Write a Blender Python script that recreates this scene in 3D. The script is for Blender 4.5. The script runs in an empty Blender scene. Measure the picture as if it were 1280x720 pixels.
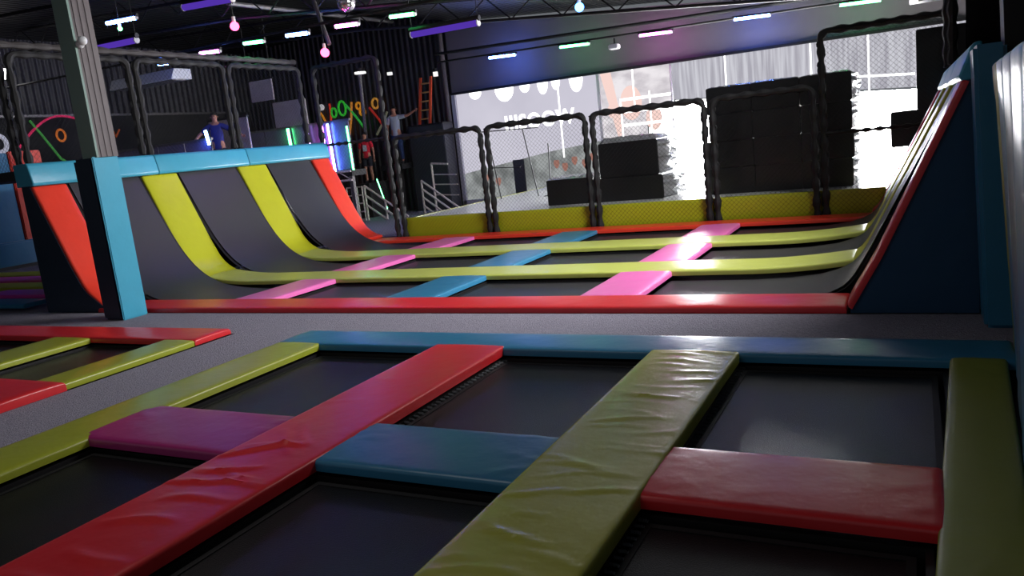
import bpy, bmesh, math, random
from mathutils import Vector, Matrix
random.seed(7)
C = bpy.context.scene.collection
sin, cos, pi = math.sin, math.cos, math.pi

# ---------------------------------------------------------------- camera, world, exposure
F_PX, PITCH, ROLL, YAW, CAM_H = 987.0, 10.226, -6.2, -27.7, 1.6
p_, r_, y_ = [math.radians(a) for a in (PITCH, ROLL, YAW)]
fw = Vector((sin(y_) * cos(p_), cos(y_) * cos(p_), -sin(p_)))
rt = Vector((cos(y_), -sin(y_), 0)); up = rt.cross(fw)
rt2 = rt * cos(r_) + up * sin(r_); up2 = -rt * sin(r_) + up * cos(r_)
cd = bpy.data.cameras.new('camera'); cam = bpy.data.objects.new('camera', cd); C.objects.link(cam)
cd.sensor_width = 36; cd.lens = F_PX / 1280 * 36; cd.clip_end = 200
M3 = Matrix((rt2, up2, -fw)).transposed()
cam.matrix_world = Matrix.Translation((0, 0, CAM_H)) @ M3.to_4x4()
bpy.context.scene.camera = cam
vs = bpy.context.scene.view_settings
vs.view_transform = 'Standard'; vs.look = 'None'; vs.gamma = 1; vs.use_curve_mapping = False
vs.exposure = 0.0
WORLD_FILL = 0.16      # added ambient fill; the hall is left open behind the camera
WIN_BRIGHT = 55.0      # clear glass, open sky and street
world = bpy.data.worlds.new('world'); bpy.context.scene.world = world; world.use_nodes = True
bg = world.node_tree.nodes['Background']; bg.inputs[0].default_value = (0.86, 0.92, 1.0, 1); bg.inputs[1].default_value = WORLD_FILL
def area(name, loc, size, size_y, rot, power, col=(1, 1, 1)):
    d = bpy.data.lights.new(name, 'AREA'); d.shape = 'RECTANGLE'; d.size = size; d.size_y = size_y
    d.energy = power; d.color = col
    o = bpy.data.objects.new(name, d); C.objects.link(o); o.location = loc; o.rotation_euler = rot
    return o
# added fill lights, unseen above the frame: one over the front court, one over the far court turned towards the left ramp
area('fill_light_front', (-2.4, 2.6, 4.5), 6.0, 3.0, (0, 0, 0), 85, (1, .97, .95))
area('fill_light_far', (.4, 9.3, 3.95), .9, 4.0, (0, math.radians(64), 0), 460, (.97, .98, 1)).data.spread = math.radians(105)

# ---------------------------------------------------------------- materials
def lin(c): return tuple(((v / 255) / 12.92 if v / 255 <= .04045 else ((v / 255 + .055) / 1.055) ** 2.4) for v in c)
def mat(name, rgb, rough=.5, metal=0., bump=0., bscale=20., bstretch=(1, 1, 1), var=0., vscale=3., emis=None, estr=0., coat=0., spec=.5, linear=False):
    m = bpy.data.materials.new(name); m.use_nodes = True; nt = m.node_tree; b = nt.nodes['Principled BSDF']
    c = rgb if linear else lin(rgb)
    b.inputs['Base Color'].default_value = (*c, 1); b.inputs['Roughness'].default_value = rough
    b.inputs['Metallic'].default_value = metal; b.inputs['Coat Weight'].default_value = coat
    b.inputs['Specular IOR Level'].default_value = spec
    tc = nt.nodes.new('ShaderNodeTexCoord'); mp = nt.nodes.new('ShaderNodeMapping'); mp.inputs['Scale'].default_value = bstretch
    nt.links.new(tc.outputs['Object'], mp.inputs[0])
    if var:
        n = nt.nodes.new('ShaderNodeTexNoise'); n.inputs['Scale'].default_value = vscale; n.inputs['Detail'].default_value = 5
        nt.links.new(tc.outputs['Object'], n.inputs['Vector'])
        mx = nt.nodes.new('ShaderNodeMix'); mx.data_type = 'RGBA'
        mx.inputs['A'].default_value = (*[max(0, v * (1 - var)) for v in c], 1); mx.inputs['B'].default_value = (*[min(1, v * (1 + var)) for v in c], 1)
        nt.links.new(n.outputs['Fac'], mx.inputs['Factor']); nt.links.new(mx.outputs['Result'], b.inputs['Base Color'])
    if bump:
        n2 = nt.nodes.new('ShaderNodeTexNoise'); n2.inputs['Scale'].default_value = bscale; n2.inputs['Detail'].default_value = 3
        nt.links.new(mp.outputs[0], n2.inputs['Vector'])
        bp = nt.nodes.new('ShaderNodeBump'); bp.inputs['Strength'].default_value = bump; bp.inputs['Distance'].default_value = .02
        nt.links.new(n2.outputs['Fac'], bp.inputs['Height']); nt.links.new(bp.outputs[0], b.inputs['Normal'])
    if emis:
        b.inputs['Emission Color'].default_value = (*emis, 1); b.inputs['Emission Strength'].default_value = estr
    return m
def vinyl(name, rgb, rough=.33): return mat(name, rgb, rough, bump=.35, bscale=5, var=.08, vscale=4, spec=.5)
RED, YEL, BLU, PNK = vinyl('vinyl_red', (214, 42, 48)), vinyl('vinyl_lime', (186, 188, 34)), vinyl('vinyl_blue', (48, 116, 152)), vinyl('vinyl_pink', (222, 66, 160))
CYA = vinyl('vinyl_cyan', (66, 160, 190)); NAVY = vinyl('vinyl_navy', (16, 62, 96), .5); SNAVY = vinyl('vinyl_navy_shaded', (14, 34, 56), .5); ORA = vinyl('vinyl_orange_red', (226, 60, 40))  # darker navy: shade on the left ramp's near faces put into the colour
SPY = vinyl('vinyl_lime_worn', (182, 182, 74), .27); HZLY = vinyl('vinyl_lime_hazed', (184, 190, 92)); DLY = vinyl('vinyl_lime_dull', (156, 162, 46)); SHLY = vinyl('vinyl_lime_shaded', (132, 138, 36), .45); GBL = vinyl('vinyl_grey_blue', (60, 98, 122), .42); PUR = vinyl('vinyl_purple_pink', (158, 44, 108)); PPK = vinyl('vinyl_pale_pink', (228, 110, 178))  # pale lime has haze put into its colour, the darkest lime the wall's shade
MATF = mat('jump_mat', (15, 15, 18), .33, bump=.25, bscale=160, spec=.6)
MATR = mat('ramp_mat', (44, 42, 47), .42, bump=.2, bscale=120, spec=.9)
CARP = mat('carpet', (150, 145, 158), .95, bump=.9, bscale=90, var=.35, vscale=40, spec=.1)
BLK = mat('black_paint', (22, 21, 23), .6); BLKV = mat('black_vinyl', (26, 26, 28), .3, bump=.5, bscale=5, var=.2)
FOAM = mat('black_foam', (24, 23, 25), .75, bump=.3, bscale=12); NETM = mat('net_cord', (20, 20, 21), .8)
STEEL = mat('grey_steel', (120, 116, 118), .4, .6); DSTEEL = mat('dark_steel', (34, 32, 34), .45, .3)
GALV = mat('galvanised', (130, 130, 135), .4, .8); WHT = mat('white_plastic', (220, 220, 222), .35)
MBLK = mat('matte_black', (10, 10, 11), 1., spec=0.)
COLG = mat('column_green_grey', (135, 158, 150), .25); COLB = mat('column_brown_grey', (98, 88, 90), .45)
WALLD = mat('wall_dark', (30, 29, 32), .8, var=.2); HEAD = mat('wall_header', (108, 101, 106), .7, var=.1, vscale=1.5)
ORL = mat('ladder_orange', (240, 90, 50), .5); RUNG = mat('ladder_rung', (200, 150, 90), .5)
RAILW = mat('rail_white', (215, 200, 195), .4); PITV = mat('pit_floor', (245, 245, 240), .25)
def corrug(name, rgb, axis, scale):
    m = mat(name, rgb, .45); nt = m.node_tree; b = nt.nodes['Principled BSDF']
    tc = [n for n in nt.nodes if n.type == 'TEX_COORD'][0]
    w = nt.nodes.new('ShaderNodeTexWave'); w.bands_direction = axis; w.inputs['Scale'].default_value = scale
    nt.links.new(tc.outputs['Object'], w.inputs['Vector']); bp = nt.nodes.new('ShaderNodeBump'); bp.inputs['Strength'].default_value = 1; bp.inputs['Distance'].default_value = .05
    nt.links.new(w.outputs['Fac'], bp.inputs['Height']); nt.links.new(bp.outputs[0], b.inputs['Normal']); return m
CORX = corrug('corrugated_back', (38, 35, 40), 'X', 1.6); CORY = corrug('corrugated_left', (40, 38, 48), 'Y', 1.6); CORC = corrug('ceiling_sheet', (11, 11, 12), 'X', 2)
def emit(name, col, s):
    m = bpy.data.materials.new(name); m.use_nodes = True; nt = m.node_tree; nt.nodes.clear()
    o = nt.nodes.new('ShaderNodeOutputMaterial'); e = nt.nodes.new('ShaderNodeEmission'); e.inputs[0].default_value = (*col, 1); e.inputs[1].default_value = s
    nt.links.new(e.outputs[0], o.inputs[0]); return m
def glow_pane(name, c0, c1, s, scale=(1, 1, 1), nscale=2.):
    m = emit(name, c0, s); nt = m.node_tree; e = [n for n in nt.nodes if n.type == 'EMISSION'][0]
    tc = nt.nodes.new('ShaderNodeTexCoord'); mp = nt.nodes.new('ShaderNodeMapping'); mp.inputs['Scale'].default_value = scale
    n = nt.nodes.new('ShaderNodeTexNoise'); n.inputs['Scale'].default_value = nscale; n.inputs['Detail'].default_value = 4
    r = nt.nodes.new('ShaderNodeValToRGB'); r.color_ramp.elements[0].color = (*c0, 1); r.color_ramp.elements[1].color = (*c1, 1)
    r.color_ramp.elements[0].position = .38; r.color_ramp.elements[1].position = .62
    nt.links.new(tc.outputs['Object'], mp.inputs[0]); nt.links.new(mp.outputs[0], n.inputs['Vector']); nt.links.new(n.outputs['Fac'], r.inputs[0]); nt.links.new(r.outputs[0], e.inputs[0])
    return m
GLOW = {'blue': emit('led_blue', (.08, .19, 1.), 95), 'green': emit('led_green', (.08, 1., .25), 22), 'magenta': emit('led_magenta', (1., .14, .9), 36),
        'red': emit('bulb_red', (1., .05, .16), 12), 'ub': emit('bulb_blue', (.06, .25, 1.), 14), 'uv': emit('uv_tube', (.13, .05, .62), .62), 'white': emit('lamp_white', (1, 1, 1), 8), 'violet': emit('led_violet', (.5, .3, 1.), 7)}

# ---------------------------------------------------------------- mesh helpers
class MB:
    def __init__(s): s.v = []; s.f = []
    def add(s, vs, fs):
        n = len(s.v); s.v += [tuple(v) for v in vs]; s.f += [tuple(i + n for i in f) for f in fs]; return s
    def box(s, x0, x1, y0, y1, z0, z1, b=0.):
        x0, x1 = min(x0, x1), max(x0, x1); y0, y1 = min(y0, y1), max(y0, y1)
        if b <= 0:
            vs = [(x, y, z) for z in (z0, z1) for y in (y0, y1) for x in (x0, x1)]
            return s.add(vs, [(0, 2, 3, 1), (4, 5, 7, 6), (0, 1, 5, 4), (2, 6, 7, 3), (0, 4, 6, 2), (1, 3, 7, 5)])
        bm = bmesh.new(); bmesh.ops.create_cube(bm, size=1)
        for v in bm.verts: v.co = Vector(((x0 + x1) / 2 + v.co.x * (x1 - x0), (y0 + y1) / 2 + v.co.y * (y1 - y0), (z0 + z1) / 2 + v.co.z * (z1 - z0)))
        bmesh.ops.bevel(bm, geom=bm.edges[:], offset=b, segments=2, affect='EDGES'); return s.bm(bm)
    def bm(s, bm):
        bm.verts.index_update(); s.add([v.co[:] for v in bm.verts], [[v.index for v in f.verts] for f in bm.faces]); bm.free(); return s
    def tube(s, pts, r, n=8, closed=False, cap=True):
        pts = [Vector(p) for p in pts]; N = len(pts); rings = []; prev = None
        for i, p in enumerate(pts):
            if closed: t = (pts[(i + 1) % N] - pts[i - 1]).normalized()
            else: t = (pts[min(i + 1, N - 1)] - pts[max(i - 1, 0)]).normalized()
            if prev is None: a = Vector((0, 0, 1)) if abs(t.z) < .9 else Vector((1, 0, 0)); u = t.cross(a).normalized()
            else: u = (prev - t * prev.dot(t)).normalized()
            prev = u; w = t.cross(u); rr = r(i) if callable(r) else r
            rings.append([p + (u * cos(2 * pi * k / n) + w * sin(2 * pi * k / n)) * rr for k in range(n)])
        vs = [q for g in rings for q in g]; fs = []
        for i in range(N if closed else N - 1):
            j = (i + 1) % N
            for k in range(n): fs.append((i * n + k, i * n + (k + 1) % n, j * n + (k + 1) % n, j * n + k))
        if cap and not closed: fs += [tuple(range(n - 1, -1, -1)), tuple((N - 1) * n + k for k in range(n))]
        return s.add(vs, fs)
    def prism(s, poly, axis, a, b):
        def P(u, v, w): return {'y': (u, w, v), 'x': (w, u, v), 'z': (u, v, w)}[axis]
        n = len(poly); vs = [P(*p, a) for p in poly] + [P(*p, b) for p in poly]
        return s.add(vs, [tuple(range(n)), tuple(range(2 * n - 1, n - 1, -1))] + [(i, i + n, (i + 1) % n + n, (i + 1) % n) for i in range(n)])
    def sphere(s, c, r, n=16):
        bm = bmesh.new(); bmesh.ops.create_uvsphere(bm, u_segments=n, v_segments=n // 2 + 2, radius=r)
        for v in bm.verts: v.co += Vector(c)
        return s.bm(bm)
    def build(s, name, m, parent=None, smooth=True):
        off = parent_off(parent) if parent else Vector((0, 0, 0)); own = Vector((0, 0, 0))
        if not parent:
            own = Vector((sum(v[0] for v in s.v) / len(s.v), sum(v[1] for v in s.v) / len(s.v), min(v[2] for v in s.v)))
        base = off + own
        me = bpy.data.meshes.new(name); me.from_pydata([(v[0] - base.x, v[1] - base.y, v[2] - base.z) for v in s.v], [], s.f)
        bm = bmesh.new(); bm.from_mesh(me); bmesh.ops.recalc_face_normals(bm, faces=bm.faces); bm.to_mesh(me); bm.free()
        me.materials.append(m)
        if smooth:
            for p in me.polygons: p.use_smooth = True
            if hasattr(me, 'set_sharp_from_angle'): me.set_sharp_from_angle(angle=math.radians(40))
        o = bpy.data.objects.new(name, me); C.objects.link(o); o.location = own
        if parent: o.parent = parent
        return o
def parent_off(p):
    v = Vector((0, 0, 0))
    while p: v += p.location; p = p.parent
    return v
def tag(o, label=None, cat=None, group=None, kind=None):
    if label: o['label'] = label
    if cat: o['category'] = cat
    if group: o['group'] = group
    if kind: o['kind'] = kind
    return o
def thing(name, label, cat, loc, group=None):
    o = bpy.data.objects.new(name, None); o.empty_display_size = .1; C.objects.link(o); o.location = loc
    return tag(o, label, cat, group)
def struct(o): o['kind'] = 'structure'; return o

def pad_mesh(L, W, T, F, wr=None, ns=None, nt=None, r=.022, crown=.006):
    """closed soft slab; F(s, t, h) maps along, across and height to the world"""
    def grid(n, D):
        e = [0, r * .12, r * .4, r]; k = max(2, n)
        return e + [r + (D - 2 * r) * i / k for i in range(1, k)] + [D - q for q in reversed(e)]
    gs, gt = grid(ns or int(L / .06), L), grid(nt or 6, W); mb = MB(); a, b = len(gs), len(gt); vs = []
    def drop(d): return 0 if d >= r else r - math.sqrt(max(0, r * r - (r - d) ** 2))
    for s in gs:
        for t in gt:
            d = min(drop(min(s, L - s)) + drop(min(t, W - t)), r * 1.3)
            h = T - d + crown * (1 - (2 * t / W - 1) ** 2) + (wr(s, t) * min(1, min(t, W - t, s, L - s) / .03) if wr else 0)
            vs.append(F(s, t, h))
    fs = [(i * b + j, (i + 1) * b + j, (i + 1) * b + j + 1, i * b + j + 1) for i in range(a - 1) for j in range(b - 1)]
    rim = [i * b for i in range(a)] + [(a - 1) * b + j for j in range(1, b)] + [i * b + b - 1 for i in range(a - 2, -1, -1)] + [j for j in range(b - 2, 0, -1)]
    n0 = len(vs)
    for i in rim: vs.append(F(gs[i // b], gt[i % b], 0.0))
    m = len(rim)
    for k in range(m): fs.append((rim[k], rim[(k + 1) % m], n0 + (k + 1) % m, n0 + k))
    fs.append(tuple(n0 + k for k in range(m))) if m < 30 else None
    if m >= 30:
        # bottom as strips matching the grid rims
        idx = {rim[k]: n0 + k for k in range(m)}
        for i in range(a - 1): fs.append((idx[i * b], idx[(i + 1) * b], idx[(i + 1) * b + b - 1], idx[i * b + b - 1]))
    return mb.add(vs, fs)
def creases(lst):
    def w(s, t):
        z = 0
        for (s0, t0, ang, ln, wd, ht) in lst:
            ds, dt = s - s0, t - t0; u = ds * cos(ang) + dt * sin(ang); v = -ds * sin(ang) + dt * cos(ang) + .03 * sin(u * 9 + s0 * 7)
            if abs(v) < wd * 3 and -.3 * ln < u < 1.3 * ln:
                q = max(0, 1 - ((u / ln - .5) / .62) ** 2); z += ht * math.exp(-(v / wd) ** 2) * q
        return z
    return w
def rnd_creases(L, W, n, ht=.006, seed=1, ends=True, ang=pi / 2):
    R = random.Random(seed); out = []
    for _ in range(n):
        out.append((R.uniform(.03, L - .03), R.choice([0, W * .5, W * .2]) , ang + R.uniform(-.35, .35), W * R.uniform(.3, .8), R.uniform(.008, .02), ht * R.uniform(-.6, 1)))
    if ends:
        for e in (0, 1):
            for k in range(5):
                t0 = R.uniform(.05, W - .05); out.append((0 if e == 0 else L, t0, (0 if e == 0 else pi) + R.uniform(-.5, .5), R.uniform(.12, .3), .012, ht))
    return creases(out)
TOP = 0.0; THK = .06
def flat_pad(name, label, x0, x1, y0, y1, m, along='x', wr=None, z=TOP, T=THK, group='vinyl safety pads', res=.06, nt=8, seed=None, n=4, ht=.005):
    L, W = (x1 - x0, y1 - y0) if along == 'x' else (y1 - y0, x1 - x0)
    if wr is None: wr = rnd_creases(L, W, n, ht, seed or int(abs(x0 * 100) + abs(y0 * 37)))
    F = (lambda s, t, h: (x0 + s, y0 + t, z - T + h)) if along == 'x' else (lambda s, t, h: (x0 + t, y0 + s, z - T + h))
    return tag(pad_mesh(L, W, T, F, wr, ns=int(L / res), nt=nt).build(name, m), label, 'pad', group)

# ---------------------------------------------------------------- the room
def slab(name, x0, x1, y0, y1, z0, z1, m): return struct(MB().box(x0, x1, y0, y1, z0, z1).build(name, m, smooth=False))
slab('floor', -26, 3, -3, 22, -.25, -.2, BLK)
YB = 20.6
# carpet walkways between the courts
tag(MB().prism([(-6.5, .3), (-5.42, .3), (-5.42, 5.9), (1.6, 5.9), (1.6, 6.86), (-13, 6.86), (-13, 5.93), (-6.5, 5.93)], 'z', -.2, -.06).build('carpet', CARP, smooth=False), kind='structure')
slab('floor_back', -26, 3, 13.95, 22, -.2, -.06, CARP)
# facade: header above the window, piers beside it
struct(MB().prism([(-12.1, 3.23), (2.5, 3.21), (2.5, 3.75), (-4.6, 4.56), (-12.1, 5.22)], 'y', YB, YB + .2).build('wall_back', HEAD, smooth=False))
struct(MB().prism([(-26, -.2), (-12.12, -.2), (-12.12, 5.9), (-26, 5.9)], 'y', YB, YB + .2).build('wall_back_left', CORX, smooth=False))
slab('trim_1', -12.1, 2.5, YB - .06, YB, 3.2, 3.27, DSTEEL)
slab('wall_left', -20.15, -20, -3, 22, -.2, 3.62, WALLD); slab('wall_left_upper', -20.2, -20.04, -3, 22, 3.62, 6, CORY)
slab('trim_2', -20.06, -19.96, -3, 20, 3.58, 3.64, STEEL)
slab('wall_right', 2.5, 2.7, -3, 22, -.2, 6, BLK)
struct(MB().prism([(-20.2, 5.5), (-14, 5.75), (-12, 5.3), (-4.6, 4.7), (2.7, 3.85), (2.7, 4.05), (-4.6, 4.9), (-12, 5.5), (-14, 5.95), (-20.2, 5.7)], 'y', -1, 21).build('ceiling', CORC, smooth=False))

# window wall --------------------------------------------------
w1 = struct(bpy.data.objects.new('window_1', None)); C.objects.link(w1); w1.location = (-5.6, YB, -.06)
def poly_y(mb, pts, y, d=.01): return mb.prism(pts, 'y', y, y + d)
FILM = glow_pane('film_pane', (.60, .58, .68), (.66, .64, .74), .95, (1, 1, 1), .5)
LOW = glow_pane('street_dark', (.16, .17, .17), (.34, .36, .36), 1., (1, 1, .8), 2.2)
CEN = glow_pane('graphic_pane', (.60, .56, .60), (.86, .82, .85), 1., (.6, 1, 1.2), 3)
UPR = glow_pane('street_grey', (.42, .41, .47), (.64, .64, .70), .95, (5, 1, .25), 2.5)
BRT = emit('bright_glass', (.96, .97, 1.), WIN_BRIGHT)
WB2 = emit('bright_soft', (1, 1, 1), 2.2)
def pane(pts, m, name='pane', y=YB + .05): return poly_y(MB(), pts, y).build(name, m, w1, smooth=False)
pane([(-12.0, .9), (-9.15, 1.3), (-7.6, 1.45), (-7.6, 3.22), (-12.0, 3.22)], FILM, 'film_pane')
pane([(-12.0, .12), (-9.2, .12), (-9.15, 1.3), (-12.0, .9)], LOW, 'lower_pane')
pane([(-9.2, .12), (-7.6, .12), (-7.6, 1.45), (-9.15, 1.3)], LOW, 'lower_pane')
pane([(-7.52, .12), (-6.3, .12), (-6.3, 1.9), (-5.6, 2.3), (-5.6, 3.22), (-7.52, 3.22)], CEN, 'graphic_pane')
pane([(-5.55, 2.3), (2.4, 1.75), (2.4, 3.22), (-5.55, 3.22)], UPR, 'upper_pane')
pane([(-6.25, .12), (2.4, .12), (2.4, 1.7), (-5.55, 2.25), (-6.25, 1.9)], BRT, 'bright_pane')
fr = MB()
for a, b in ((-12.12, -12.0),): fr.box(a, b, YB - .05, YB + .1, -.06, 3.22)
for a, b in ((-7.6, -7.52), (-5.6, -5.56)): fr.box(a, b, YB - .02, YB + .1, 0.05, 3.22)
fr.box(-12.1, 2.4, YB - .05, YB + .1, -.06, .12)
fr.build('window_frame', mat('frame_pale', (200, 196, 200), .4), w1, smooth=False)
lf = MB(); lf.box(-10.35, -10.0, YB + .0, YB + .04, .12, 1.16); lf.build('mullion', mat('mullion_dark', (70, 68, 74), .5), w1, smooth=False)
br = MB()
for x, z0 in ((-8.75, 1.1), (-6.6, 2.2), (-4.2, 2.3), (-2.2, 2.2), (-.95, 1.7)): br.box(x - .02, x + .02, YB + .03, YB + .045, z0, 3.2)
br.prism([(-5.5, 2.2), (-.1, 1.78), (-.1, 1.84), (-5.5, 2.28)], 'y', YB + .02, YB + .04)
br.prism([(-1.3, 2.28), (0, 2.18), (0, 2.23), (-1.3, 2.33)], 'y', YB + .02, YB + .04)
for z in (1.75, 2.1, 2.42): br.box(-7.0, -5.6, YB + .02, YB + .04, z, z + .07)
br.box(-7.0, -6.96, YB + .02, YB + .04, 1.3, 2.4); br.box(-6.2, -6.16, YB + .02, YB + .04, 1.3, 2.6)
br.build('bright_bar', WB2, w1, smooth=False)
# backwards lettering stuck to the glass, seen from inside
def lettering(s, x, z, size, sx=1.):
    cu = bpy.data.curves.new('window_lettering', 'FONT'); cu.body = s; cu.size = size; cu.extrude = .004; cu.offset = size * .03; cu.space_character = 1.1
    o = bpy.data.objects.new('window_lettering', cu); C.objects.link(o); o.parent = w1
    o.location = (x - w1.location.x, YB + .035 - w1.location.y, z - w1.location.z); o.rotation_euler = (pi / 2, 0, 0); o.scale = (sx, 1, 1)
    cu.materials.append(WB2); return o
lettering('IIISOOW', -10.5, 2.02, .56, .92)
ob = MB()
for x, r, q in ((-11.35, .2, 1.), (-10.4, .3, 1.25), (-9.75, .16, 1.3), (-9.2, .16, 2.), (-8.8, .13, 1.9), (-8.2, .2, 1.9)):
    ob.prism([(x + r * cos(a), 3.2 + r * q * sin(a)) for a in [pi + pi * k / 14 for k in range(15)]], 'y', YB + .03, YB + .045)
ob.build('window_lettering', WB2, w1, smooth=False)
og = MB()
for x, z, r in ((-7.25, 2.2, .12), (-6.7, 2.35, .3), (-6.1, 1.9, .22)):
    og.prism([(x + r * cos(a), z + r * 1.5 * sin(a)) for a in [2 * pi * k / 20 for k in range(20)]], 'y', YB + .04, YB + .046)
og.prism([(-7.5, 3.2), (-7.2, 3.2), (-6.95, 1.7), (-7.1, 1.4)], 'y', YB + .038, YB + .044)
og.build('orange_graphic', emit('orange_film', (1., .72, .66), .95), w1, smooth=False)
os_ = MB()
for x, z in ((-11.3, .72), (-10.9, .6), (-9.0, .95), (-8.75, .85), (-8.45, 1.0), (-8.15, .9), (-7.9, 1.05)): os_.prism([(x + .09 * cos(a), z + .12 * sin(a * 1.0) * (1 + .3 * sin(3 * a))) for a in [2 * pi * k / 10 for k in range(10)]], 'y', YB + .04, YB + .046)
os_.build('street_shape', emit('street_orange', (.42, .2, .16), .8), w1, smooth=False)

# roof trusses, pipes ------------------------------------------
def roofz(x): return 5.3 - .1 * (x + 12) if x > -12 else 5.3 + .2 * min(2, -12 - x)
def truss(y, x0, x1, drop, label):
    t = thing('roof_truss', label, 'truss', ((x0 + x1) / 2, y, 3.5))
    z0, z1 = lambda x: roofz(x) - .12, lambda x: roofz(x) - drop
    a = MB().tube([(x0, y, z0(x0)), (-12, y, z0(-12)), (x1, y, z0(x1))], .035, 6); a.build('top_chord', DSTEEL, t)
    a = MB().tube([(x0, y, z1(x0)), (-12, y, z1(-12)), (x1, y, z1(x1))], .035, 6); a.build('bottom_chord', DSTEEL, t)
    a = MB(); x = x0; k = 0
    while x < x1 - .6:
        a.tube([(x, y, (z0 if k % 2 else z1)(x)), (x + .6, y, (z1 if k % 2 else z0)(x + .6))], .016, 5); x += .6; k += 1
    a.build('web', DSTEEL, t)
for y, dr, l in ((9.2, .62, 'dark steel roof truss nearest the camera'), (12.6, .62, 'dark steel roof truss above the far court'), (16.2, .6, 'dark steel roof truss in front of the facade')):
    truss(y, -19.8, 2.3, dr, l)
def pipe(p, r, m, label, name='ceiling_pipe'): return tag(MB().tube(p, r, 8).build(name, m), label, 'pipe')
pipe([(-12.0, 19.8, 4.1), (2.4, 19.8, 3.84)], .025, DSTEEL, 'thin dark pipe that carries the coloured lights in front of the facade')
pipe([(-12.0, 19.75, 4.32), (2.4, 19.75, 4.0)], .04, BLK, 'black duct pipe above the coloured lights on the facade')
pipe([(-19.5, 12, 4.2), (-4.5, 12, 4.1)], .025, DSTEEL, 'thin pipe carrying the middle row of coloured lights')
pipe([(-13.6, 20.2, 5.5), (-12.3, 12.5, 5.0), (-8.6, 10.0, 4.7)], .05, STEEL, 'grey roof beam slanting over the middle of the hall', 'roof_beam')
pipe([(-9.9, 12.2, 4.66), (-9.5, 12.0, 3.75)], .04, STEEL, 'short grey drop pipe holding the pink bulb', 'drop_pipe')
pipe([(-12.22, YB - .1, -.06), (-12.22, YB - .1, 5.2)], .07, COLB, 'slim pale column at the left end of the big window', 'steel_column')

# ---------------------------------------------------------------- foreground court
flat_pad('safety_pad', 'long lime pad edging the front court on its left, beside the dark carpet', -5.42, -4.9, .6, 5.46, DLY, 'y', res=.05, n=8)
flat_pad('safety_pad', 'long blue pad closing the far side of the front court', -5.42, .54, 5.42, 5.9, BLU, 'x', res=.05, n=14, ht=.004)
red_cr = [(y, t, a, l, w, h) for (y, t, a, l, w, h) in (
    (2.05, .02, 1.2, .45, .022, .016), (2.25, .05, 1.35, .4, .02, .018), (2.45, .0, 1.1, .5, .025, .02), (2.62, .1, 1.5, .35, .02, .014), (1.9, .2, 1.3, .4, .03, .014), (2.3, .25, 1.9, .35, .02, .012),
    (2.85, .1, 2.2, .5, .02, .01), (3.0, .15, 2.3, .5, .018, .008), (1.65, .1, 1.4, .4, .03, .016), (1.4, .2, 1.7, .4, .03, .012), (1.1, .1, 1.3, .5, .03, .01), (2.15, .35, 1.4, .3, .015, .014))]
flat_pad('safety_pad', 'long red pad running away through the middle of the front court', -3.65, -2.99, .6, 5.47, RED, 'y', wr=creases(red_cr + [(s, .0, 1.5, .3, .02, .004) for s in (3.4, 3.9, 4.4)]), z=.012, T=.075, res=.025, nt=26)
R = random.Random(5); yc = []
for k in range(34):
    s = 1.0 + k * .115 + R.uniform(-.03, .03); yc.append((s, R.choice([0, .1, .3]), pi / 2 + R.uniform(-.25, .25), R.uniform(.25, .5), R.uniform(.009, .02), R.uniform(.004, .011)))
flat_pad('safety_pad', 'wide creased lime pad running away, right of the long red pad', -1.76, -1.12, .6, 5.45, SPY, 'y', wr=creases(yc), z=.014, T=.075, res=.025, nt=26)
flat_pad('safety_pad', 'purple pink cross pad left of the long red pad, front court', -5.02, -3.62, 3.1, 3.74, PUR, 'x', res=.03, nt=16, n=5, ht=.006)
flat_pad('safety_pad', 'blue cross pad between the long red and wide lime pads, front court', -3.03, -1.74, 3.13, 3.74, BLU, 'x', res=.03, nt=16, n=5, ht=.007)
flat_pad('safety_pad', 'red cross pad right of the wide creased lime pad, front court', -1.17, .09, 3.14, 3.74, RED, 'x', res=.03, nt=16, n=4, ht=.004)
# right border, whose inner edge runs slightly askew
def FR(s, t, h):
    y = 1.0 + s; x0 = .17 - .05 * (5.45 - y); return (x0 + t, y, -.06 + h)
tag(pad_mesh(4.46, .31, .062, FR, rnd_creases(4.46, .31, 7, .004, 3), ns=80, nt=10).build('safety_pad', SHLY), 'broad flat lime pad along the right edge, beside the blue padded wall', 'pad')

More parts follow.
